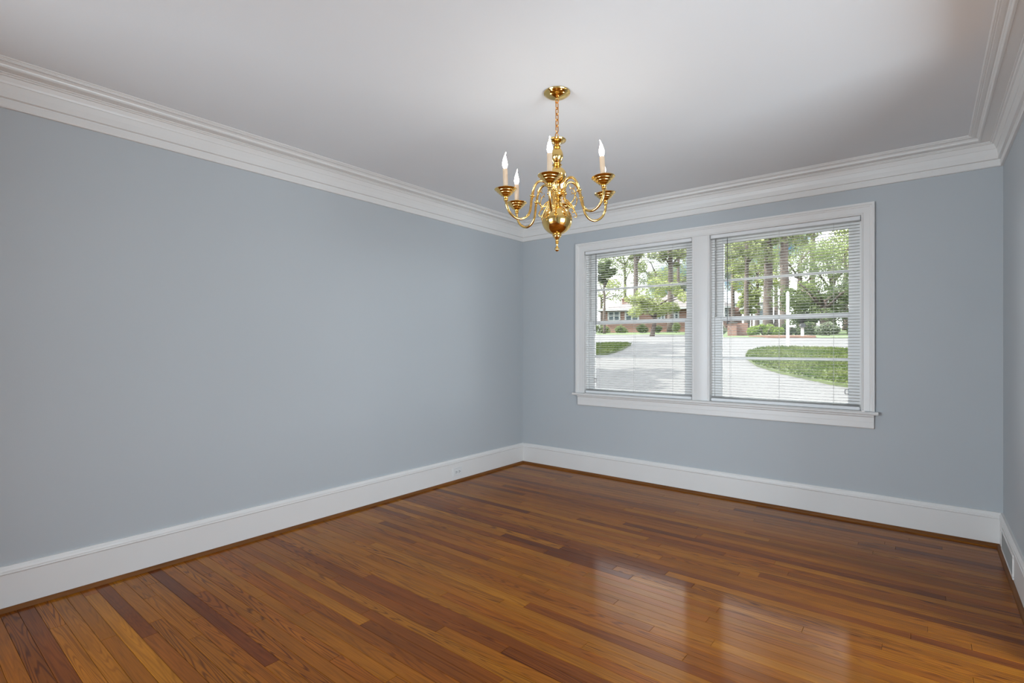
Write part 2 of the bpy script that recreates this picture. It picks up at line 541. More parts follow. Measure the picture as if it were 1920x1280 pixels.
mull = [(a, 0), (a, -0.009), (a + .005, -.0125), (a + .010, -.0125), (a + .014, -.0095), (a + .018, -.0105), (b_ - .018, -.0105), (b_ - .014, -.0095), (b_ - .010, -.0125), (b_ - .005, -.0125), (b_, -.009), (b_, 0)]
m = MB(); m.loft([[(x, yy, ZS) for x, yy in mull], [(x, yy, ZT) for x, yy in mull]])
struct(m.build('trim_13', M['trim'], auto=0.3))
# stool with rounded nose, cove under it, apron with a scored line
nose = [(0.05, ZS), (-0.040, ZS), (-0.046, ZS - .003), (-0.050, ZS - .009), (-0.0495, ZS - .016), (-0.045, ZS - .0215), (-0.039, ZS - .0235), (0.0, ZS - .0235), (0.05, ZS - .0235)]
m = MB()
SX0, SX1 = 0.640, 3.069
m.loft([[(SX0, yy, z) for yy, z in nose[1:8]], [(SX1, yy, z) for yy, z in nose[1:8]]])
m.box(xi0, xi1, 0, 0.05, ZS - .0235, ZS)
struct(m.build('trim_14', M['trim'], auto=0.4))
ap = [(0, .7495), (-.026, .7495), (-.027, .741), (-.022, .735), (-.018, .733), (-.018, .7000), (-.0165, .6985), (-.018, .6970), (-.018, .6600), (-.012, .6540), (0, .6530)]
m = MB(); m.loft([[(0.684, yy, z) for yy, z in ap], [(3.043, yy, z) for yy, z in ap]])
struct(m.build('trim_15', M['trim'], auto=0.3))

def sash(name, x0, x1, y0, y1, z0, z1, stile, brail, trail, mz, parent):
    yg = (y0 + y1) / 2
    m = MB()
    m.bbox(x0, x0 + stile, y0, y1, z0, z1, .003); m.bbox(x1 - stile, x1, y0, y1, z0, z1, .003)
    m.bbox(x0 + stile - .002, x1 - stile + .002, y0, y1, z0, z0 + brail, .003); m.bbox(x0 + stile - .002, x1 - stile + .002, y0, y1, z1 - trail, z1, .003)
    # glazing beads
    for (xa, xb, za, zb) in ((x0 + stile, x0 + stile + .006, z0 + brail, z1 - trail), (x1 - stile - .006, x1 - stile, z0 + brail, z1 - trail)):
        m.box(xa, xb, yg - .010, yg + .010, za, zb)
    s = m.build(name, M['sash'], parent)
    m = MB(); m.bbox(x0 + stile, x1 - stile, y0 + .005, y1 - .005, mz - .010, mz + .010, .003)
    m.build('muntin', M['sash'], s)
    for za, zb in ((z0 + brail, mz - .010), (mz + .010, z1 - trail)):
        m = MB(); m.box(x0 + stile, x1 - stile, yg - .0015, yg + .0015, za, zb)
        m.build('pane', M['glass'], s)
    return s

for wi, (x0, x1) in enumerate(WIN):
    root = struct(empty('window_%d' % (wi + 1), ((x0 + x1) / 2, 0.07, ZS)))
    root.location = (0, 0, 0)
    m = MB()
    e0, e1 = (OX0 if wi == 0 else 1.865), (1.865 if wi == 0 else OX1)
    m.box(e0, x0 + .020, 0.036, T + .01, ZS, ZT + .02); m.box(x1 - .020, e1, 0.036, T + .01, ZS, ZT + .02)
    m.box(e0, x0, 0.0, 0.036, ZS, ZT + .02); m.box(x1, e1, 0.0, 0.036, ZS, ZT + .02)
    m.box(x0 + .020, x1 - .020, 0.036, T + .01, ZT - .020, ZT + .02); m.box(x0, x1, 0.0, 0.036, ZT, ZT + .02)
    # sash channel lips
    for xx in (x0 + .020, x1 - .026): m.box(xx, xx + .006, 0.036, 0.044, ZS, ZT - .02)
    m.box(x0 + .020, x1 - .020, 0.050, T + .03, OZ0, ZS + .002)
    m.build('jamb', M['sash'], root)
    sash('upper_sash', x0 + .022, x1 - .022, .084, .118, 1.430, 2.110, .055, .034, .040, 1.764, root)
    ls = sash('lower_sash', x0 + .022, x1 - .022, .046, .080, 0.776, 1.464, .055, .040, .036, 1.127, root)
    for xx, s in ((x0 + .077, 1), (x1 - .077, -1)):
        for zz in (1.345, 0.880):
            if (wi == 0 and s == -1) or (wi == 1 and s == 1): continue
            m = MB()
            m.box(xx, xx + s * .024, .047, .051, zz + .028, zz + .032); m.box(xx, xx + s * .024, .047, .051, zz, zz + .004)
            m.box(xx + s * .021, xx + s * .025, .047, .051, zz, zz + .032)
            m.build('latch', M['latch'], ls)

# ------------------------------------------------------------------ blinds
YBL = 0.018
def slat_mesh(L_):
    top, bot = [], []
    for k in range(5):
        u = -1 + k * 0.5
        yy, z = u * 0.0125, 0.0016 * (1 - u * u)
        top.append((yy, z + .0003)); bot.append((yy, z - .0003))
    ring = top + bot[::-1]
    mb = MB(); mb.loft([[(-L_ / 2, p, z) for p, z in ring], [(L_ / 2, p, z) for p, z in ring]])
    me = mb.mesh('slat'); me.materials.append(M['slat']); me.shade_smooth()
    return me
for wi, (x0, x1) in enumerate(WIN):
    root = empty('window_blind')
    tag(root, ['white mini blind with open slats in the left window, nearer the room corner',
               'white mini blind with open slats in the right window, nearer the right wall'][wi],
        'window blind', 'mini blinds in the window pair')
    bx0, bx1 = x0 + .006, x1 - .008
    xc = (bx0 + bx1) / 2
    m = MB(); m.bbox(bx0, bx1, 0.003, 0.033, 2.1035, 2.1305, .0015)
    hr = m.build('headrail', M['blind'], root)
    for xx in (bx0 - .003, bx1):
        m = MB(); m.box(xx, xx + .003, .001, .034, 2.100, 2.1315); m.build('end_bracket', M['screw'], hr)
    sm = slat_mesh(bx1 - bx0 - .006)
    zs = [0.812 + k * 0.0214 for k in range(61)]
    zs = [z for z in zs if z < 2.098] + [0.8065, 0.8015, 0.8090 - .0047]
    for z in zs:
        o = link('slat', sm, None, root)
        o.location = (xc, YBL, z); o.rotation_euler = (math.radians(random.uniform(-1.0, 1.6)), 0, 0)
    m = MB(); m.bbox(bx0, bx1, 0.006, 0.030, 0.7745, 0.7970, .004)
    m.build('bottom_rail', M['blind'], root)
    for off in (0.15, 0.505, 0.86):
        m = MB()
        for yy in (0.0045, 0.0315):
            m.box(bx0 + off - .0006, bx0 + off + .0006, yy - .0006, yy + .0006, .795, 2.105)
        m.build('ladder_cord', M['cord'], root)
    xw = (0.880, 2.076)[wi]; zb = (1.368, 1.400)[wi]
    m = MB(); m.tube([(xw, -.003, 2.100), (xw, -.0035, 2.075), (xw, -.004, zb + .02), (xw, -.004, zb)], [.0016, .0030, .0030, .0042], 6)
    m.build('tilt_wand', M['wand'], root)

# ------------------------------------------------------------------ wall outlet on the left baseboard
o = empty('wall_outlet', (0.017, -0.995, 0.090))
tag(o, 'white duplex electrical outlet set sideways in the left baseboard', 'outlet')
m = MB(); m.bbox(0, .008, -.0585, .0585, -.035, .035, .0012); m.build('cover_plate', M['plate'], o)
for sgn in (-1, 1):
    m = MB(); m.bbox(.0075, .0100, sgn * .0195 - .0165, sgn * .0195 + .0165, -.0145, .0145, .0012)
    r_ = m.build('receptacle', M['plate'], o)
    for dy, dz, hy, hz in ((-.002, .0064, .0060, .0020), (-.002, -.0064, .0050, .0020), (.0100, 0, .0032, .0032)):
        m = MB(); m.box(.0095, .0104, sgn * .0195 + dy - hy, sgn * .0195 + dy + hy, dz - hz, dz + hz)
        m.build('slot', M['slot'], r_)
m = MB(); m.lathe([(.0032, 0), (.0032, .0012), (.002, .0018)], 12)
s_ = m.build('screw', M['screw'], o); s_.rotation_euler = (0, math.pi / 2, 0); s_.location = (.008, 0, 0)

# ------------------------------------------------------------------ air register in the right baseboard
o = empty('air_register', (W - 0.017, -0.40, 0.085))
tag(o, 'white metal air register let into the right baseboard beside the corner', 'vent')
m = MB()
for (ya, yb, za, zb) in ((-.26, .26, .052, .068), (-.26, .26, -.060, -.046), (-.26, -.242, -.046, .052), (.242, .26, -.046, .052)):
    m.bbox(-.005, 0, ya, yb, za, zb, .002)
m.build('frame', M['sash'], o)
m = MB(); m.box(-.002, 0, -.242, .242, -.046, .052); m.build('backing', M['cord'], o)
for k in range(22):
    yy = -.231 + k * .022
    m = MB(); m.add([(-.0045, yy - .002, -.046), (-.002, yy + .004, -.046), (-.002, yy + .006, -.046), (-.0045, yy, -.046),
                     (-.0045, yy - .002, .052), (-.002, yy + .004, .052), (-.002, yy + .006, .052), (-.0045, yy, .052)],
                    [(0, 1, 2, 3), (4, 7, 6, 5), (0, 4, 5, 1), (1, 5, 6, 2), (2, 6, 7, 3), (3, 7, 4, 0)])
    m.build('fin', M['sash'], o)

# ------------------------------------------------------------------ chandelier
CH = Vector((1.8745, -2.1585, 0))
ch = empty('chandelier', (CH.x, CH.y, H))
tag(ch, 'polished brass chandelier with six lit candle arms hanging from the ceiling', 'chandelier')
def Z(z): return z - H
m = MB(); m.lathe([(.002, 0), (.0655, 0), (.0670, -.004), (.0655, -.008), (.0620, -.010), (.0600, -.0125), (.0500, -.0195), (.0360, -.0260), (.0200, -.0300), (.0100, -.0315), (.0090, -.0380), (.002, -.0390)], 40)
m.build('canopy', M['brass'], ch, auto=0.6)
m = MB(); m.torus((0, 0, Z(2.449)), .0090, .0026, 'y'); m.build('canopy_loop', M['chain'], ch, smooth=True)
def link_mesh():
    mb = MB(); n = 24; pts = []
    for i in range(n):
        a = 2 * math.pi * i / n
        x = .0078 * math.cos(a); z = .0120 * math.sin(a) + (.0065 if math.sin(a) > 0.01 else (-.0065 if math.sin(a) < -0.01 else 0))
        pts.append(Vector((x, 0, z)))
    vs, fs = [], []
    k = 8
    for i, p in enumerate(pts):
        t = (pts[(i + 1) % n] - pts[i - 1]).normalized(); nn = Vector((t.z, 0, -t.x))
        for j in range(k):
            b2 = 2 * math.pi * j / k
            vs.append(p + (nn * math.cos(b2) + Vector((0, 1, 0)) * math.sin(b2)) * .0028)
    for i in range(n):
        for j in range(k):
            fs.append((i * k + j, ((i + 1) % n) * k + j, ((i + 1) % n) * k + (j + 1) % k, i * k + (j + 1) % k))
    mb.add(vs, fs)
    me = mb.mesh('chain_link'); me.materials.append(M['chain']); me.shade_smooth(); return me
lm = link_mesh()
z = 2.4280
k = 0
while z > 2.296:
    o = link('chain_link', lm, None, ch); o.location = (0, 0, Z(z)); o.rotation_euler = (0, 0, math.radians(90 * (k % 2) + 80)); k += 1
    z -= .0290
m = MB(); m.torus((0, 0, Z(2.2720)), .0145, .0026, 'x', 24, 8, 1.0, 1.15); m.build('top_loop', M['chain'], ch, smooth=True)
# turned column from the flared top down to the hub
col = [(.003, 2.2600), (.0400, 2.2585), (.0440, 2.2570), (.0462, 2.2530), (.0440, 2.2485), (.0380, 2.2480), (.0270, 2.2440), (.0180, 2.2360), (.0135, 2.2280), (.0150, 2.2240), (.0200, 2.2210),
       (.0150, 2.2175), (.0180, 2.2120), (.0260, 2.1980), (.0305, 2.1830), (.0310, 2.1720), (.0270, 2.1560), (.0190, 2.1430), (.0150, 2.1370), (.0210, 2.1340), (.0250, 2.1295), (.0210, 2.1250),
       (.0160, 2.1225), (.0190, 2.1180), (.0330, 2.1080), (.0440, 2.0930), (.0480, 2.0760), (.0465, 2.0640), (.0400, 2.0500), (.0290, 2.0400), (.0200, 2.0340), (.0170, 2.0290), (.0170, 2.0080), (.0200, 2.0060)]
m = MB(); m.lathe([(r, Z(z)) for r, z in col], 36); m.build('column', M['brass'], ch, auto=0.7)
hub = [(.0180, 2.0060), (.0300, 2.0040), (.0340, 1.9980), (.0340, 1.9780), (.0300, 1.9720), (.0210, 1.9680), (.0160, 1.9600), (.0230, 1.9540), (.0250, 1.9490), (.0200, 1.9440), (.0150, 1.9400), (.0150, 1.9270)]
m = MB(); m.lathe([(r, Z(z)) for r, z in hub], 36); m.build('hub', M['brass'], ch, auto=0.7)
ball = [(.0150, 1.9280), (.0270, 1.9250), (.0300, 1.9210), (.0310, 1.9170)]
RB, ZB = .0765, 1.8530
for k in range(25):
    a = math.radians(64 - k * (64 + 73) / 24)
    ball.append((RB * math.cos(a), ZB + RB * 0.955 * math.sin(a)))
ball += [(.0235, 1.7790), (.0240, 1.7755), (.0180, 1.7720)]
m = MB(); m.lathe([(r, Z(z)) for r, z in ball], 48); m.build('ball', M['brass'], ch, auto=0.8)
fin = [(.0200, 1.7745), (.0200, 1.7700), (.0140, 1.7620), (.0085, 1.7545), (.0075, 1.7500), (.0100, 1.7475), (.0100, 1.7440), (.0065, 1.7415), (.0085, 1.7385), (.0085, 1.7360), (.0050, 1.7330), (.0045, 1.7220)]
for k in range(12):
    a = math.radians(75 - k * 165 / 11)
    fin.append((max(.0115 * math.cos(a), .0006), 1.7085 + .0125 * math.sin(a)))
m = MB(); m.lathe([(r, Z(z)) for r, z in fin], 28); m.build('finial', M['brass'], ch, auto=0.8)

RC = 0.270
def bez(ps, n=8):
    """Catmull-Rom through 2-D points"""
    P = [Vector((p[0], 0, p[1])) for p in ps]
    P = [P[0] * 2 - P[1]] + P + [P[-1] * 2 - P[-2]]
    r = []
    for i in range(1, len(P) - 2):
        for k in range(n):
            t = k / n
            a0, a1, a2, a3 = P[i - 1], P[i], P[i + 1], P[i + 2]
            r.append(0.5 * ((2 * a1) + (-a0 + a2) * t + (2 * a0 - 5 * a1 + 4 * a2 - a3) * t * t + (-a0 + 3 * a1 - 3 * a2 + a3) * t ** 3))
    r.append(P[-2]); return r
def arm_parts():
    parts = {}
    path = [(.034, 1.972), (.040, 1.995), (.048, 2.020), (.063, 2.039), (.084, 2.045), (.106, 2.034), (.122, 2.008), (.132, 1.975), (.138, 1.945), (.142, 1.915), (.150, 1.884), (.168, 1.861), (.195, 1.8500), (.222, 1.855),
            (.246, 1.872), (.262, 1.897), (.2685, 1.921), (RC, 1.940)]
    mb = MB(); mb.tube([(p.x, 0, Z(p.z)) for p in bez(path, 6)], .0062, 12)
    parts['arm'] = (mb, M['brass'])
    # knuckle beads: on the down-run and at the hub
    for kn, (x, zz, tilt) in enumerate(((.1335, 1.966, .22), (.041, 1.985, -.30))):
        mb = MB()
        for dz, rr, hh in ((.013, .0085, .0025), (.0, .0125, .007), (-.013, .0085, .0025)):
            prof = [(max(rr * math.cos(a), .003), dz + hh * math.sin(a)) for a in np.linspace(-1.4, 1.4, 9)]
            t = MB(); t.lathe(prof, 18)
            mt = Matrix.Translation((x, 0, Z(zz))) @ Matrix.Rotation(-tilt, 4, 'Y')
            mb.add([mt @ Vector(v) for v in t.v], t.f)
        parts[('knuckle', 'inner_knuckle')[kn]] = (mb, M['brass'])
    # scrolls: a C-scroll with leaf tips under the arch and a curled tail below
    mb = MB()
    sc = [(.044, 1.978), (.043, 1.955), (.052, 1.930), (.072, 1.918), (.094, 1.926), (.106, 1.948), (.104, 1.972), (.094, 1.987), (.084, 1.992)]
    p = bez(sc, 6); mb.tube([(q.x, 0, Z(q.z)) for q in p], [.0042 - .0022 * i / (len(p) - 1) for i in range(len(p))], 8)
    for tip in ([(.106, 1.950), (.113, 1.962), (.121, 1.966)], [(.100, 1.980), (.106, 1.992), (.105, 2.003)], [(.086, 1.991), (.080, 1.997), (.082, 2.006)], [(.090, 1.990), (.080, 1.985), (.074, 1.986)]):
        p = bez(tip, 4); mb.tube([(q.x, 0, Z(q.z)) for q in p], [.0026 - .0018 * i / (len(p) - 1) for i in range(len(p))], 6)
    tl = [(.036, 1.950), (.058, 1.938), (.078, 1.915), (.092, 1.895), (.100, 1.879), (.096, 1.868), (.087, 1.870), (.086, 1.877)]
    p = bez(tl, 6); mb.tube([(q.x, 0, Z(q.z)) for q in p], [.0042 - .0022 * i / (len(p) - 1) for i in range(len(p))], 8)
    parts['scroll'] = (mb, M['brass'])
    # stepped drip pan on its turned socket
    pan = [(.0062, 1.932), (.0105, 1.934), (.0110, 1.938), (.0080, 1.941), (.0115, 1.944), (.0125, 1.948), (.0090, 1.951), (.0110, 1.954), (.0220, 1.9585), (.0250, 1.9615), (.0245, 1.9635), (.0330, 1.9680), (.0355, 1.9715), (.0350, 1.9735),
           (.0430, 1.9775), (.0455, 1.9810), (.0450, 1.9830), (.0520, 1.9865), (.0550, 1.9900), (.0545, 1.9915), (.0400, 1.9880), (.0200, 1.9850), (.0165, 1.9860), (.0170, 1.9960), (.0180, 1.9985), (.0175, 2.0030), (.0140, 2.0060), (.0020, 2.0060)]
    mb = MB(); mb.lathe([(r, Z(zz)) for r, zz in pan], 36, (RC, 0, 0)); parts['drip_pan'] = (mb, M['brass'])
    mb = MB(); mb.lathe([(.0115, Z(2.004)), (.0118, Z(2.050)), (.0116, Z(2.088)), (.0105, Z(2.0895)), (.006, Z(2.0895))], 24, (RC, 0, 0)); parts['candle_sleeve'] = (mb, M['candle'])
    fl = [(.0055, 2.088), (.0080, 2.092), (.0112, 2.101), (.0125, 2.110), (.0118, 2.120), (.0092, 2.132), (.0062, 2.143), (.0038, 2.152), (.0022, 2.160), (.0015, 2.167), (.0006, 2.171)]
    mb = MB(); n = 20; rings = []
    for r, zz in fl:
        bend = max(0, zz - 2.135) ** 2 * 5.0
        rings.append([(RC - bend + r * math.cos(2 * math.pi * k / n), r * math.sin(2 * math.pi * k / n), Z(zz)) for k in range(n)])
    mb.loft(rings); parts['bulb'] = (mb, M['bulb'])
    return parts
AP = arm_parts()
AM = {}
for k_, (mb, mt) in AP.items():
    me = mb.mesh(k_); me.materials.append(mt); me.shade_smooth()
    b = bmesh.new(); b.from_mesh(me)
    for ed in b.edges:
        if len(ed.link_faces) == 2 and ed.calc_face_angle(0) > 0.9: ed.smooth = False
    b.to_mesh(me); b.free(); AM[k_] = me
# angle 0 = towards the camera; the arms are not quite level with one another
toward = math.atan2(CAM.y - CH.y, CAM.x - CH.x)
for phi, up in ((-7.0, 0.0), (53.0, 0.070), (113.0, 0.080), (173.0, 0.02), (-127.0, -0.005), (-67.0, -0.028)):
    ang = toward + math.radians(phi)
    a_o = link('arm', AM['arm'], None, ch)
    a_o.rotation_euler = (0, 0, ang)
    a_o.location = (0, 0, Z(1.985))
    pre = Matrix.Translation((0, 0, -Z(1.985)))
    a_o.matrix_local = Matrix.Translation((0, 0, Z(1.985))) @ Matrix.Rotation(ang, 4, 'Z') @ Matrix.Rotation(-up, 4, 'Y') @ pre
    for k_ in ('knuckle', 'inner_knuckle', 'scroll', 'drip_pan', 'candle_sleeve', 'bulb'):
        link(k_, AM[k_], None, a_o)

# ------------------------------------------------------------------ outdoors
FW = Vector((-math.sin(YAW), math.cos(YAW), 0)); RT = Vector((math.cos(YAW), math.sin(YAW), 0))
HEAD = math.radians(38.705 - 21.95)
E_ = Vector((-math.sin(HEAD), math.cos(HEAD), 0)); S_ = Vector((math.cos(HEAD), math.sin(HEAD), 0))
TP = [(-20, -.20), (4.5, -.20), (8, .28), (9, .42), (12, .80), (15.3, 1.13), (20, 1.36), (26, 1.66), (32, 1.80), (40, 2.1), (60, 2.8), (95, 4.2), (200, 7.0)]
def tz(t):
    return float(np.interp(t, [a[0] for a in TP], [a[1] for a in TP]))
def ground(x, y_):
    return tz((Vector((x, y_, 0)) - Vector((CAM.x, CAM.y, 0))).dot(E_))
def ts(t, s, z=None):
    p = Vector((CAM.x, CAM.y, 0)) + E_ * t + S_ * s
    p.z = tz(t) if z is None else z
    return p
def pix_dir(u, v):
    return FW + RT * ((u - 960) / FPX) + Vector((0, 0, (649.3 - v) / FPX))
def pix_ground(u, v):
    d = pix_dir(u, v); k = 5.0
    while k < 150:
        p = CAM + d * k
        if p.z < ground(p.x, p.y): break
        k += 0.02
    p.z = ground(p.x, p.y); return p
def s_at(u, t):
    return t * math.tan(math.atan((u - 960) / FPX) - math.radians(21.95))
def z_at(u, v, t):
    """height seen at column u, row v, at distance t"""
    s = s_at(u, t); p = E_ * t + S_ * s
    return CAM.z + (649.3 - v) / FPX * p.dot(FW)

M['concrete'] = mat('driveway_concrete', (0.098, 0.097, 0.096), 0.85, noise=0.10, nscale=0.7, bump=0.2, bscale=20)
M['lawn'] = mat('lawn_soil', (0.07, 0.09, 0.035), 0.9, noise=0.35, nscale=1.6)
M['verge'] = mat('verge_grass', (0.08, 0.115, 0.04), 0.9, noise=0.3, nscale=0.8)
M['mulch'] = mat('pine_straw_mulch', (0.12, 0.065, 0.04), 0.95, noise=0.3, nscale=3)
M['roof'] = mat('pale_grey_shingle', (0.15, 0.135, 0.13), 0.9, noise=0.15, nscale=2.5)
M['fascia'] = mat('white_fascia', (0.36, 0.365, 0.37), 0.6, noise=0.02, nscale=2)
M['hwin'] = mat('dark_house_glass', (0.06, 0.08, 0.09), 0.15, noise=0.2, nscale=1)
M['bark'] = mat('pine_bark', (0.095, 0.075, 0.065), 0.95, noise=0.35, nscale=4, stretch=(1, 1, .3), bump=0.6, bscale=12)
M['post'] = mat('white_post_paint', (0.80, 0.80, 0.80), 0.5, noise=0.02, nscale=5)
M['black'] = mat('black_mailbox', (0.02, 0.02, 0.022), 0.4, noise=0.1, nscale=5)

def brick_mat(name, c1, c2, mortar, scale):
    m = bpy.data.materials.new(name); m.use_nodes = True
    t = m.node_tree; b = t.nodes['Principled BSDF']; b.inputs['Roughness'].default_value = 0.9
    co = t.nodes.new('ShaderNodeTexCoord')
    mp = t.nodes.new('ShaderNodeMapping'); mp.inputs['Rotation'].default_value = (math.pi / 2, 0, 0)
    br = t.nodes.new('ShaderNodeTexBrick'); br.inputs['Scale'].default_value = scale
    br.inputs['Color1'].default_value = (*c1, 1); br.inputs['Color2'].default_value = (*c2, 1); br.inputs['Mortar'].default_value = (*mortar, 1)
    t.links.new(co.outputs['Object'], mp.inputs['Vector']); t.links.new(mp.outputs['Vector'], br.inputs['Vector'])
    t.links.new(br.outputs['Color'], b.inputs['Base Color'])
    return m
M['brick'] = brick_mat('pink_red_brick', (0.16, 0.075, 0.052), (0.21, 0.11, 0.082), (0.22, 0.19, 0.165), 2.2)

def leaf_mat(name, c1, c2):
    m = bpy.data.materials.new(name); m.use_nodes = True
    t = m.node_tree; t.nodes.clear()
    o = t.nodes.new('ShaderNodeOutputMaterial')
    df = t.nodes.new('ShaderNodeBsdfDiffuse'); tl = t.nodes.new('ShaderNodeBsdfTranslucent')
    co = t.nodes.new('ShaderNodeTexCoord')
    n = t.nodes.new('ShaderNodeTexNoise'); n.inputs['Scale'].default_value = 1.4; n.inputs['Detail'].default_value = 4
    t.links.new(co.outputs['Object'], n.inputs['Vector'])
    r = t.nodes.new('ShaderNodeValToRGB')
    r.color_ramp.elements[0].position = .35; r.color_ramp.elements[0].color = (*c1, 1)
    r.color_ramp.elements[1].position = .65; r.color_ramp.elements[1].color = (*c2, 1)
    t.links.new(n.outputs['Fac'], r.inputs['Fac'])
    t.links.new(r.outputs['Color'], df.inputs['Color']); t.links.new(r.outputs['Color'], tl.inputs['Color'])
    mixn = t.nodes.new('ShaderNodeMixShader'); mixn.inputs['Fac'].default_value = .35
    t.links.new(df.outputs['BSDF'], mixn.inputs[1]); t.links.new(tl.outputs['BSDF'], mixn.inputs[2])
    t.links.new(mixn.outputs['Shader'], o.inputs['Surface'])
    return m
M['leaf_light'] = leaf_mat('yellow_green_leaves', (0.249, 0.292, 0.120), (0.361, 0.397, 0.187))
M['leaf_mid'] = leaf_mat('mid_green_leaves', (0.159, 0.201, 0.096), (0.257, 0.305, 0.146))
M['leaf_dark'] = leaf_mat('dark_green_leaves', (0.090, 0.120, 0.062), (0.174, 0.207, 0.112))
M['leaf_grey'] = leaf_mat('grey_green_leaves', (0.167, 0.194, 0.139), (0.277, 0.305, 0.222))
M['leaf_lime'] = leaf_mat('lime_hedge_leaves', (0.167, 0.237, 0.056), (0.277, 0.345, 0.112))
M['needle'] = leaf_mat('pine_needles', (0.174, 0.201, 0.104), (0.277, 0.305, 0.167))
M['grass'] = leaf_mat('grass_blades', (0.062, 0.093, 0.028), (0.134, 0.157, 0.062))

# ground sheet: driveway and street in concrete
T0 = np.concatenate([np.arange(3, 30, 0.75), np.arange(30, 150, 4.0)])
S0 = np.concatenate([np.arange(-60, -12, 6.0), np.arange(-12, 14, 1.0), np.arange(14, 61, 6.0)])
vs, fs = [], []
for t in T0:
    for s in S0:
        p = ts(float(t), float(s)); vs.append(p)
nS = len(S0)
for i in range(len(T0) - 1):
    for j in range(nS - 1):
        q = (i * nS + j, i * nS + j + 1, (i + 1) * nS + j + 1, (i + 1) * nS + j)
        if all(vs[k].y > 0.16 or vs[k].x < -0.3 or vs[k].x > W + 3 for k in q): fs.append(q)
struct(link('driveway', pmesh('driveway', vs, fs), M['concrete']))

def patch(name, px, lift, material, grid=0.35):
    """raised sheet bounded by an outline on the ground"""
    pts = [pix_ground(*p) for p in px]
    b = bmesh.new()
    ring = [b.verts.new((p.x, p.y, 0)) for p in pts]
    f = b.faces.new(ring)
    bmesh.ops.triangulate(b, faces=[f])
    bmesh.ops.subdivide_edges(b, edges=list(b.edges), cuts=6, use_grid_fill=True)
    bmesh.ops.triangulate(b, faces=list(b.faces))
    for v in b.verts: v.co.z = ground(v.co.x, v.co.y) + lift
    ext = bmesh.ops.extrude_face_region(b, geom=list(b.faces))
    for v in ext['geom']:
        if isinstance(v, bmesh.types.BMVert): v.co.z -= lift + .05
    bmesh.ops.recalc_face_normals(b, faces=b.faces)
    me = bpy.data.meshes.new(name); b.to_mesh(me); b.free()
    return link(name, me, material), pts
RI = [(1397.7, 668), (1406, 661.5), (1418.7, 657), (1438.4, 654.6), (1480, 653.8), (1537, 655.4), (1596, 658), (1720, 662), (1860, 668), (1860, 770), (1720, 748), (1596, 727), (1565, 723.6), (1537, 717), (1501.7, 709.5), (1459.5, 699.7), (1418.7, 687), (1400.5, 674)]
LI = [(1183, 647.5), (1175, 645.3), (1147, 645), (1115, 647.2), (1040, 651), (960, 655), (960, 690), (1040, 679), (1115, 668), (1141, 664.5), (1154, 661), (1169, 655)]
li_o, ptsL = patch('lawn_island', LI, .05, M['lawn']); struct(li_o)
ri_o, ptsR = patch('lawn_island', RI, .05, M['lawn']); struct(ri_o)
far = [pix_ground(u, v) for u, v in ((930, 626.0), (1090, 627.0), (1283, 627.8), (1352, 632.3), (1596, 634), (1700, 634.5), (1840, 635))]
vs, fs = [], []
for p in far:
    t0 = (p - CAM).dot(E_); s0 = (p - CAM).dot(S_)
    for k in range(12):
        t = t0 + (150 - t0) * (k / 11) ** 2
        q = ts(t, s0 * (1 + 1.2 * (k / 11))); q.z += 0.012; vs.append(q)
for i in range(len(far) - 1):
    for k in range(11): fs.append((i * 12 + k, (i + 1) * 12 + k, (i + 1) * 12 + k + 1, i * 12 + k + 1))
struct(link('far_lawn', pmesh('far_lawn', vs, fs), M['verge']))

def inside(x, y_, poly):
    c_ = False
    for i in range(len(poly)):
        a, b = poly[i], poly[i - 1]
        if (a.y > y_) != (b.y > y_) and x < (b.x - a.x) * (y_ - a.y) / (b.y - a.y) + a.x: c_ = not c_
    return c_
def grass(poly, n, label, hmax):
    xs = [p.x for p in poly]; ys = [p.y for p in poly]
    V, F = [], []
    k = 0; tries = 0
    while k < n and tries < n * 6:
        tries += 1
        x, y_ = random.uniform(min(xs), max(xs)), random.uniform(min(ys), max(ys))
        if not inside(x, y_, poly): continue
        z0 = ground(x, y_) + .048; a = random.uniform(0, 6.28); w = random.uniform(.012, .03); hh = random.uniform(.4, 1) * hmax
        dx, dy = math.cos(a) * w, math.sin(a) * w; lx, ly = random.uniform(-.03, .03), random.uniform(-.03, .03)
        b0 = len(V); V += [(x - dx, y_ - dy, z0), (x + dx, y_ + dy, z0), (x + lx, y_ + ly, z0 + hh)]; F.append((b0, b0 + 1, b0 + 2)); k += 1
    o = link('grass', pmesh('grass', V, F), M['grass'])
    return tag(o, label, 'grass', kind='stuff')
grass(ptsR, 16000, 'short green grass on the pointed lawn island behind the right window', .07)
grass(ptsL, 7000, 'short green grass on the small lawn tongue behind the left window', .07)

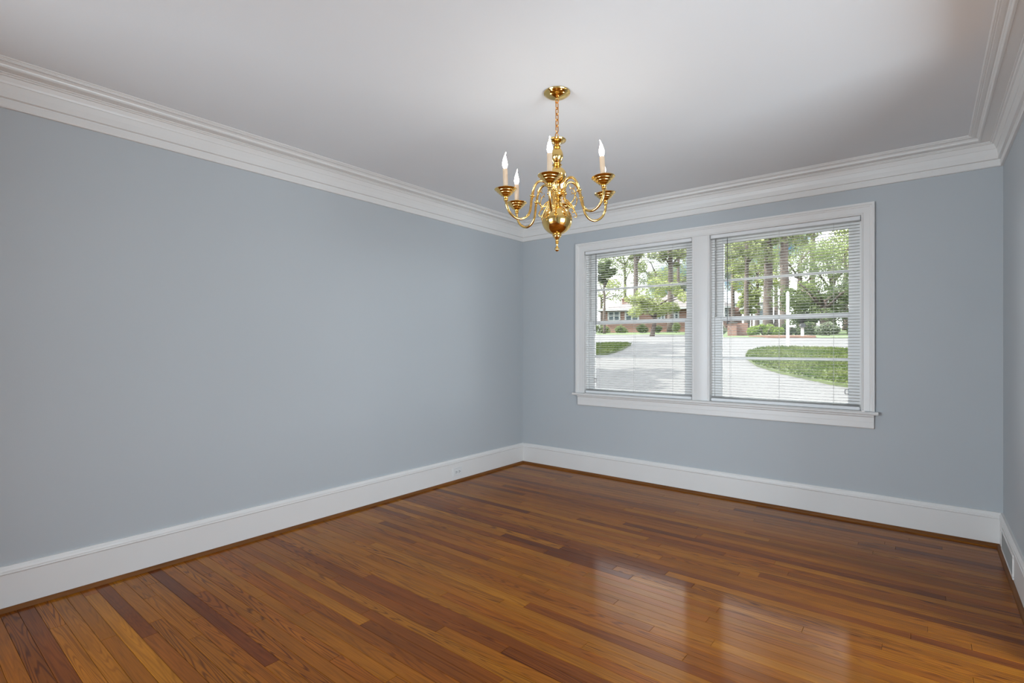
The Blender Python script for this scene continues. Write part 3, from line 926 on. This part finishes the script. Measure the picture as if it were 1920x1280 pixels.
# ---- plants
def leaves(centres, radii, n, size, seed, flat=1.0):
    """leaf quads gathered in clumps"""
    g = np.random.default_rng(seed)
    cen = np.array(centres, float); rad = np.array(radii, float)
    if rad.ndim == 1: rad = np.stack([rad, rad, rad], 1)
    idx = g.integers(0, len(cen), n)
    d = g.normal(size=(n, 3)); d /= np.linalg.norm(d, axis=1, keepdims=True)
    rr = g.uniform(0.35, 1.0, (n, 1)) ** 0.6
    p = cen[idx] + d * rr * rad[idx]
    u = g.normal(size=(n, 3)); u /= np.linalg.norm(u, axis=1, keepdims=True)
    w = np.cross(u, g.normal(size=(n, 3))); w /= np.linalg.norm(w, axis=1, keepdims=True)
    sz = g.uniform(.55, 1.25, (n, 1)) * size
    u = u * sz; w = w * sz * .55
    V = np.stack([p - u, p + w * .9, p + u, p - w * .9], 1).reshape(-1, 3)
    me = bpy.data.meshes.new('foliage')
    me.vertices.add(4 * n); me.loops.add(4 * n); me.polygons.add(n)
    me.vertices.foreach_set('co', V.ravel()); me.loops.foreach_set('vertex_index', np.arange(4 * n, dtype=np.int32))
    me.polygons.foreach_set('loop_start', np.arange(0, 4 * n, 4, dtype=np.int32)); me.polygons.foreach_set('loop_total', np.full(n, 4, dtype=np.int32))
    me.update(); me.validate()
    return me
def clumps(c, R, n, rmin, rmax, seed, shell=0.35):
    g = np.random.default_rng(seed)
    cs, rs = [], []
    for _ in range(n):
        d = g.normal(size=3); d /= np.linalg.norm(d); k = g.uniform(shell, 1.0) ** .7
        cs.append((c[0] + d[0] * R[0] * k, c[1] + d[1] * R[0] * k, c[2] + d[2] * R[1] * k)); r = g.uniform(rmin, rmax); rs.append((r, r, r * .7))
    return cs, rs
def tree(name, label, u, t, trunk_r, trunk_top, crown_z, R, n_clump, rr, n_leaf, size, leafm, seed, cat='tree', group=None, lean=0.0, fork=4, base_z=None):
    s = s_at(u, t); b = ts(t, s)
    root = empty(name, b)
    g = random.Random(seed)
    bark = MB()
    pts = [Vector((lean * k / 8 + g.uniform(-.03, .03), g.uniform(-.03, .03), -.15 + (trunk_top + .15) * k / 8)) for k in range(9)]
    bark.tube(pts, [trunk_r * (1.25 - .55 * k / 8) if k else trunk_r * 1.45 for k in range(9)], 10)
    bark.build('trunk', M['bark'], root, smooth=True)
    cz = crown_z - b.z
    for k in range(fork):
        a = 2 * math.pi * k / fork + g.uniform(-.4, .4); st = pts[g.randint(5, 8)]
        en = Vector((lean + math.cos(a) * R[0] * .75, math.sin(a) * R[0] * .75, cz + g.uniform(-.5, .6) * R[1]))
        md = (st + en) / 2 + Vector((0, 0, .12 * R[1]))
        q = MB(); q.tube([st, md, en], [trunk_r * .45, trunk_r * .3, trunk_r * .1], 6); q.build('branch', M['bark'], root, smooth=True)
    cs, rs = clumps((lean, 0, cz), R, n_clump, rr[0], rr[1], seed)
    link('foliage', leaves(cs, rs, int(n_leaf * 2.7), size * .58, seed + 1), leafm, root)
    return tag(root, label, cat, group)
def shrub(label, u0, u1, vtop, t, leafm, seed, n=2500, size=.07, stems=5, name='shrub', group='shrubs across the street'):
    u = (u0 + u1) / 2; s = s_at(u, t); b = ts(t, s)
    w = (s_at(u1, t) - s_at(u0, t)) / 2; hh = z_at(u, vtop, t) - b.z
    root = empty(name, b); g = random.Random(seed)
    for k in range(stems):
        a = 2 * math.pi * k / stems + g.random()
        q = MB(); q.tube([(math.cos(a) * .05, math.sin(a) * .05, -.05), (math.cos(a) * w * .3, math.sin(a) * w * .3, hh * .35), (math.cos(a) * w * .6, math.sin(a) * w * .6, hh * .75)], [.035, .025, .01], 6)
        q.build('stem', M['bark'], root, smooth=True)
    cs, rs = [], []
    nc = max(10, int(10 * w / max(hh, .3)))
    for k in range(nc * 2):
        x = g.uniform(-1, 1); r = g.uniform(.22, .36) * hh
        top = hh * (1 - .25 * x * x) - r
        cs.append((S_.x * x * (w - r * .6) + g.uniform(-.3, .3) * w * .3, S_.y * x * (w - r * .6) + g.uniform(-.3, .3) * w * .5, g.uniform(min(r * .8, top), max(top, r * .8)))); rs.append((r, r, r))
    link('foliage', leaves(cs, rs, n * 2, size * .7, seed + 1), leafm, root)
    return tag(root, label, 'shrub', group)

# ornamental tree in front of the far house (left window)
tree('ornamental_tree', 'small spreading tree with bright green leaves in front of the brick house', 1222, 34, .13, 1.9, z_at(1222, 562, 34), (2.05, 1.2), 30, (.3, .6), 4200, .12, M['leaf_light'], 21, fork=7, lean=0.35)
# tall pines
PIN = [(1192, 74, .33, 'tall pine behind the chimney of the brick house'), (1257, 58, .28, 'straight pine standing behind the pale roof, nearer the window mullion'),
       (1272, 74, .20, 'thin pine at the right edge of the left window view'), (1374, 54, .16, 'thin dark pine by the left edge of the right window view'), (1400, 46, .17, 'slim pine rising behind the porch gable'),
       (1441, 37, .26, 'thick pine trunk just right of the porch gable'), (1471, 36, .24, 'thick pine trunk directly behind the white sign post'), (1524, 50, .22, 'pine whose trunk crosses the blue sky at the upper right')]
for i, (u, t, r, lb) in enumerate(PIN):
    zc = z_at(u, (452, 458, 440, 470, 462, 420, 408, 430)[i], t)
    top = zc - ts(t, 0).z + 2.0
    tree('pine_tree', lb, u, t, r, top, zc, (2.2 + .25 * (i % 3), 2.6), 22, (.4, .8), (2600, 2600, 2200, 2200, 1700, 1300, 1300, 900)[i], .17, M['needle'], 40 + i, group='pines beyond the street', fork=6)
# leafy trees
LT = [(1133, 50, .12, 508, (1.15, 1.0), 'leaf_dark', 'dark rounded tree left of the chimney'), (1128, 78, .22, 545, (4.2, 2.6), 'leaf_light', 'yellow green tree behind the left end of the brick house'),
      (1172, 84, .25, 480, (5.0, 4.6), 'leaf_mid', 'tall mid green tree far behind the chimney'), (1230, 86, .25, 500, (5.2, 4.0), 'leaf_light', 'broad yellow green tree far behind the pale roof'),
      (1282, 90, .25, 505, (5.0, 4.6), 'leaf_grey', 'grey green tree far behind the window mullion'), (1420, 52, .18, 500, (2.6, 2.8), 'leaf_light', 'yellow green tree between the slim pine and the thick pine'),
      (1404, 47, .10, 565, (.9, 1.3), 'leaf_light', 'young yellow green tree standing over the porch gable'), (1378, 93, .25, 490, (4.4, 4.2), 'leaf_grey', 'grey green tree far behind the left edge of the right window'),
      (1455, 80, .25, 470, (5.0, 4.6), 'leaf_mid', 'tall green tree far behind the two thick pines'), (1500, 44, .2, 478, (2.7, 1.5), 'leaf_mid', 'green tree with open crown under the blue sky'),
      (1560, 42, .2, 485, (2.6, 1.7), 'leaf_mid', 'open green tree above the dense evergreen at right'), (1585, 60, .2, 460, (3.0, 2.4), 'leaf_light', 'pale green tree at the far right edge of the view'),
      (1545, 33, .22, 548, (2.25, 1.75), 'leaf_dark', 'dense evergreen tree filling the right part of the right window'), (1505, 35, .14, 568, (1.3, 1.4), 'leaf_mid', 'bushy green tree just right of the white sign post'),
      (1600, 36, .2, 560, (1.7, 1.7), 'leaf_grey', 'grey green bushy tree by the right window frame')]
for i, (u, t, r, v, R, lm_, lb) in enumerate(LT):
    zc = z_at(u, v, t)
    nl = (3600 if t < 48 else 3000) if v > 520 else ((2400 if t < 60 else 4600) if u < 1440 else (1400 if t < 60 else 2400))
    tree('leafy_tree', lb, u, t, r, max(zc - ts(t, 0).z - R[1] * .3, 1), zc, R, 30, (.28 * R[0] * .8, .28 * R[0] * 1.3), nl, (.12 if t < 48 else .2) , M[lm_], 80 + i, group='leafy trees beyond the street', fork=5)
# more trees of the same belt, hidden by the wall right of the windows from here
for i, (u, t, v, R_) in enumerate(((1660, 44, 545, (2.6, 2.4)), (1730, 52, 535, (3.4, 3.0)), (1640, 70, 500, (4.6, 4.2)), (1810, 46, 540, (3.0, 2.8)), (1780, 80, 505, (5.0, 4.4)))):
    zc = z_at(u, v, t)
    tree('leafy_tree', ('mid green tree first behind the right casing of the right window', 'tall yellow green tree second in the belt behind the right casing', 'grey green tree far back just behind the right casing', 'mid green tree furthest right of the belt, near the street', 'large yellow green tree furthest right and furthest back in the belt')[i], u, t, .2, max(zc - ts(t, 0).z - R_[1] * .3, 1), zc, R_, 30, (.22 * R_[0], .36 * R_[0]), 3000, .16, M[('leaf_mid', 'leaf_light', 'leaf_grey')[i % 3]], 140 + i, group='leafy trees hidden right of the windows', fork=5)
# yard tree left of the drive, outside the view: its shade falls on the concrete
b = Vector((-9.0, 8.0, 0)); b.z = ground(b.x, b.y)
root = empty('yard_tree', b)
q = MB(); q.tube([(0, 0, -.1), (.05, 0, 1.8), (0, .1, 3.6), (.1, 0, 5.4)], [.3, .24, .2, .1], 10); q.build('trunk', M['bark'], root, smooth=True)
cs, rs = clumps((0, 0, 5.6), (3.6, 2.0), 34, .6, 1.2, 5)
link('foliage', leaves(cs, rs, 6000, .22, 6), M['leaf_mid'], root)
tag(root, 'broad yard tree beside the driveway, left of the windows', 'tree')

b = Vector((-6.3, 1.4, 0)); b.z = ground(b.x, b.y)
root = empty('yard_tree', b)
q = MB(); q.tube([(0, 0, -.1), (.05, 0, 1.5), (0, .1, 3.0), (.1, 0, 4.6)], [.22, .18, .14, .07], 10); q.build('trunk', M['bark'], root, smooth=True)
cs, rs = clumps((0, 0, 4.8), (2.8, 1.6), 26, .5, .9, 15)
link('foliage', leaves(cs, rs, 4200, .2, 16), M['leaf_mid'], root)
tag(root, 'smaller yard tree close to the house, left of the windows', 'tree')

# shrubs
shrub('rounded lime green hedge shrub left of the white sign post', 1402, 1466, 605, 31.5, M['leaf_lime'], 3, 5200, .065)
shrub('dark low shrub behind the white sign post', 1460, 1502, 603, 33.5, M['leaf_dark'], 4, 2600)
shrub('dark green shrub behind the mailbox', 1496, 1534, 602, 31.8, M['leaf_dark'], 5, 2600)
shrub('many stemmed open shrub below the dense evergreen', 1532, 1572, 600, 29.5, M['leaf_grey'], 6, 2200, .07, 11)
shrub('dark shrub in the shade by the right window frame', 1588, 1632, 598, 31.5, M['leaf_dark'], 7, 2600)
shrub('small clipped shrub at the left end of the brick house', 1112, 1144, 606, 55, M['leaf_mid'], 8, 1200, .1)
shrub('low shrub below the left house windows', 1154, 1176, 608, 55, M['leaf_mid'], 9, 1000, .1)
shrub('shrub left of the ornamental tree trunk', 1192, 1216, 606, 54, M['leaf_dark'], 10, 1000, .1)
shrub('round shrub right of the ornamental tree trunk', 1228, 1241, 607, 54, M['leaf_dark'], 12, 800, .09)
shrub('upright shrub against the brick wall by the mullion', 1262, 1274, 600, 54, M['leaf_mid'], 13, 800, .09)
shrub('grey green shrub left of the brick garden wall', 1342, 1361, 606, 37, M['leaf_grey'], 14, 1500, .07)

# mulch bed along the far kerb
me_pts = [(1404, 631.2), (1440, 630.4), (1480, 630.6), (1530, 632), (1530, 633.6), (1480, 633.6), (1440, 633.2)]
mu, _ = patch('mulch_bed', me_pts, .07, M['mulch']); struct(mu)

# ---- brick ranch house across the street
HT = 60.0
ho = ts(HT, 0)
hs0, hs1 = s_at(1122, HT), s_at(1424, HT)
house = empty('brick_house', ho, HEAD)
tag(house, 'single storey brick house with pale hipped roof across the street', 'house')
def hz(u, v): return z_at(u, v, HT) - ho.z
ze = hz(1180, 579.5); zr = hz(1240, 541)
DEP = 9.0
m = MB(); m.box(hs0 + .5, hs1 - 3.2, 0, DEP, -1.0, ze); m.build('wall', M['brick'], house)
m = MB(); m.box(hs1 - 3.2, hs1 - .4, 1.6, DEP, -1.0, ze); m.build('wall', M['brick'], house)
m = MB()
a0, a1 = hs0 - .1, hs1 - 2.4
m.add([(a0, -.6, ze), (a1, -.6, ze), (a1, DEP + .6, ze), (a0, DEP + .6, ze), (a0 + 9.0, DEP / 2, zr), (a1 - 3.6, DEP / 2, zr)],
      [(0, 1, 5, 4), (1, 2, 5), (2, 3, 4, 5), (3, 0, 4), (3, 2, 1, 0)])
rf = m.build('roof', M['roof'], house)
m = MB(); m.box(a0, a1, -.66, -.58, ze - .18, ze + .03); m.box(a0 - .04, a0 + .04, -.66, DEP + .6, ze - .18, ze + .03)
m.build('fascia', M['fascia'], rf)
m = MB(); cxx = s_at(1166.5, HT)
m.box(cxx - .42, cxx + .42, 2.2, 3.0, ze, hz(1166, 558)); m.box(cxx - .5, cxx + .5, 2.12, 3.08, hz(1166, 558), hz(1166, 556))
m.build('chimney', M['brick'], house)
def hwin(u0, u1, v0, v1, yf=0.0, n=2):
    x0, x1, z0, z1 = s_at(u0, HT), s_at(u1, HT), hz(u0, v1), hz(u0, v0)
    m = MB()
    for k in range(n + 1):
        x = x0 + (x1 - x0) * k / n; m.box(x - .09, x + .09, yf - .10, yf - .002, z0, z1)
    m.box(x0, x1, yf - .10, yf - .002, z0 - .07, z0); m.box(x0, x1, yf - .10, yf - .002, z1 - .07, z1)
    m.box(x0, x1, yf - .09, yf - .002, (z0 + z1) / 2 - .04, (z0 + z1) / 2 + .04)
    f = m.build('window', M['fascia'], house)
    for k in range(n):
        a = x0 + (x1 - x0) * k / n + .09; b = x0 + (x1 - x0) * (k + 1) / n - .09
        m = MB(); m.box(a, b, yf - .05, yf - .001, z0, z1); m.build('pane', M['hwin'], f)
hwin(1141, 1162, 584, 600); hwin(1173, 1197, 583, 601); hwin(1234, 1246, 580, 600); hwin(1258, 1272, 578, 598); hwin(1352, 1365, 577, 600, 0.0)
# porch with a small gable and white columns
px0, px1 = s_at(1386, HT), s_at(1427, HT)
zp = hz(1400, 579); zg = hz(1400, 568)
m = MB(); m.add([(px0, -2.2, zp), (px1, -2.2, zp), ((px0 + px1) / 2, -2.2, zg), (px0, 5, zp), (px1, 5, zp), ((px0 + px1) / 2, 5, zg), (px0, -2.2, zp - .2), (px1, -2.2, zp - .2), (px0, 5, zp - .2), (px1, 5, zp - .2)],
                [(0, 2, 5, 3), (2, 1, 4, 5), (0, 1, 2), (3, 5, 4), (0, 6, 7, 1), (6, 8, 9, 7), (1, 7, 9, 4), (0, 3, 8, 6), (3, 4, 9, 8)])
m.build('porch_roof', M['fascia'], house)
for u in (1391.5, 1398, 1404.5, 1411):
    x = s_at(u, HT)
    m = MB(); m.box(x - .09, x + .09, -2.0, -1.8, -.6, zp - .2); m.box(x - .13, x + .13, -2.04, -1.76, zp - .32, zp - .2); m.build('porch_column', M['post'], house)
# white house further back
wh = ts(78, s_at(1400, 78)); wo = empty('white_house', wh, HEAD)
tag(wo, 'white house with pale blue grey roof glimpsed between the pines', 'house')
def wz(u, v): return z_at(u, v, 78) - wh.z
x0, x1 = s_at(1352, 78) - s_at(1400, 78), s_at(1436, 78) - s_at(1400, 78)
m = MB(); m.box(x0, x1, 0, 7, -1, wz(1400, 568)); m.build('wall', M['fascia'], wo)
m = MB(); zt, zr2 = wz(1400, 568), wz(1400, 540)
m.add([(x0 - .4, -.4, zt), (x1 + .4, -.4, zt), (x1 + .4, 7.4, zt), (x0 - .4, 7.4, zt), (x0 + 1, 3.5, zr2), (x1 - 1, 3.5, zr2)], [(0, 1, 5, 4), (1, 2, 5), (2, 3, 4, 5), (3, 0, 4), (3, 2, 1, 0)])
M['roof2'] = mat('pale_white_roof', (0.30, 0.31, 0.32), 0.8, noise=0.08, nscale=1)
m.build('roof', M['roof2'], wo)
for u in (1372, 1392, 1424):
    x = s_at(u, 78) - s_at(1400, 78)
    m = MB(); m.box(x - .5, x + .5, -.06, 0, wz(1400, 592), wz(1400, 574)); f = m.build('window', M['post'], wo)
    m = MB(); m.box(x - .42, x + .42, -.09, -.06, wz(1400, 591), wz(1400, 575)); m.build('pane', M['hwin'], f)

# ---- brick garden wall by the drive across the street
t = 33.0
g0, g1, g2 = s_at(1364, t), s_at(1381, t), s_at(1403, t)
b = ts(t, g1); gw = empty('brick_garden_wall', b, HEAD)
tag(gw, 'low red brick garden wall with a corner pier left of the lime hedge', 'wall')
ht = z_at(1381, 606, t) - b.z
m = MB(); m.box(g0 - g1, 0, -.25, .25, -.3, ht); m.build('pier', M['brick'], gw)
m = MB(); m.box(0, g2 - g1, .35, .60, -.3, ht + .02); m.build('wall_panel', M['brick'], gw)
m = MB(); m.box(g0 - g1 - .05, .05, -.30, .30, ht, ht + .06); m.build('capstone', M['concrete'], gw)

# ---- white sign post and mailbox
p = pix_ground(1477, 653.6)
t = (p - CAM).dot(E_); sp = empty('sign_post', p, HEAD)
tag(sp, 'tall white wooden sign post standing on the lawn island', 'post')
hp = z_at(1476, 549, t) - p.z
m = MB(); m.bbox(-.036, .036, -.036, .036, -.2, hp, .005); m.build('post', M['post'], sp)
m = MB(); m.add([(-.044, -.044, hp), (.044, -.044, hp), (.044, .044, hp), (-.044, .044, hp), (0, 0, hp + .05)], [(0, 1, 4), (1, 2, 4), (2, 3, 4), (3, 0, 4), (3, 2, 1, 0)]); m.build('cap', M['post'], sp)
zb = z_at(1484, 611.5, t) - p.z
m = MB(); m.bbox(.036, .17, -.02, .02, zb - .025, zb + .025, .004); m.build('bracket', M['post'], sp)
p = pix_ground(1504.5, 632.5); t = (p - CAM).dot(E_)
mbx = empty('mailbox', p, HEAD); tag(mbx, 'black mailbox on a short white post across the street', 'mailbox')
hm = z_at(1504, 614, t) - p.z
m = MB(); m.box(-.05, .05, -.05, .05, -.2, hm); m.build('post', M['post'], mbx)
m = MB(); rings = []
for yy in (-.25, .25): rings.append([(.09 * math.cos(a), yy, hm + .08 + (.09 * math.sin(a) if math.sin(a) > 0 else 0)) for a in np.linspace(0, math.pi, 9)] + [(-.09, yy, hm), (.09, yy, hm)])
m.loft(rings); m.build('box', M['black'], mbx)
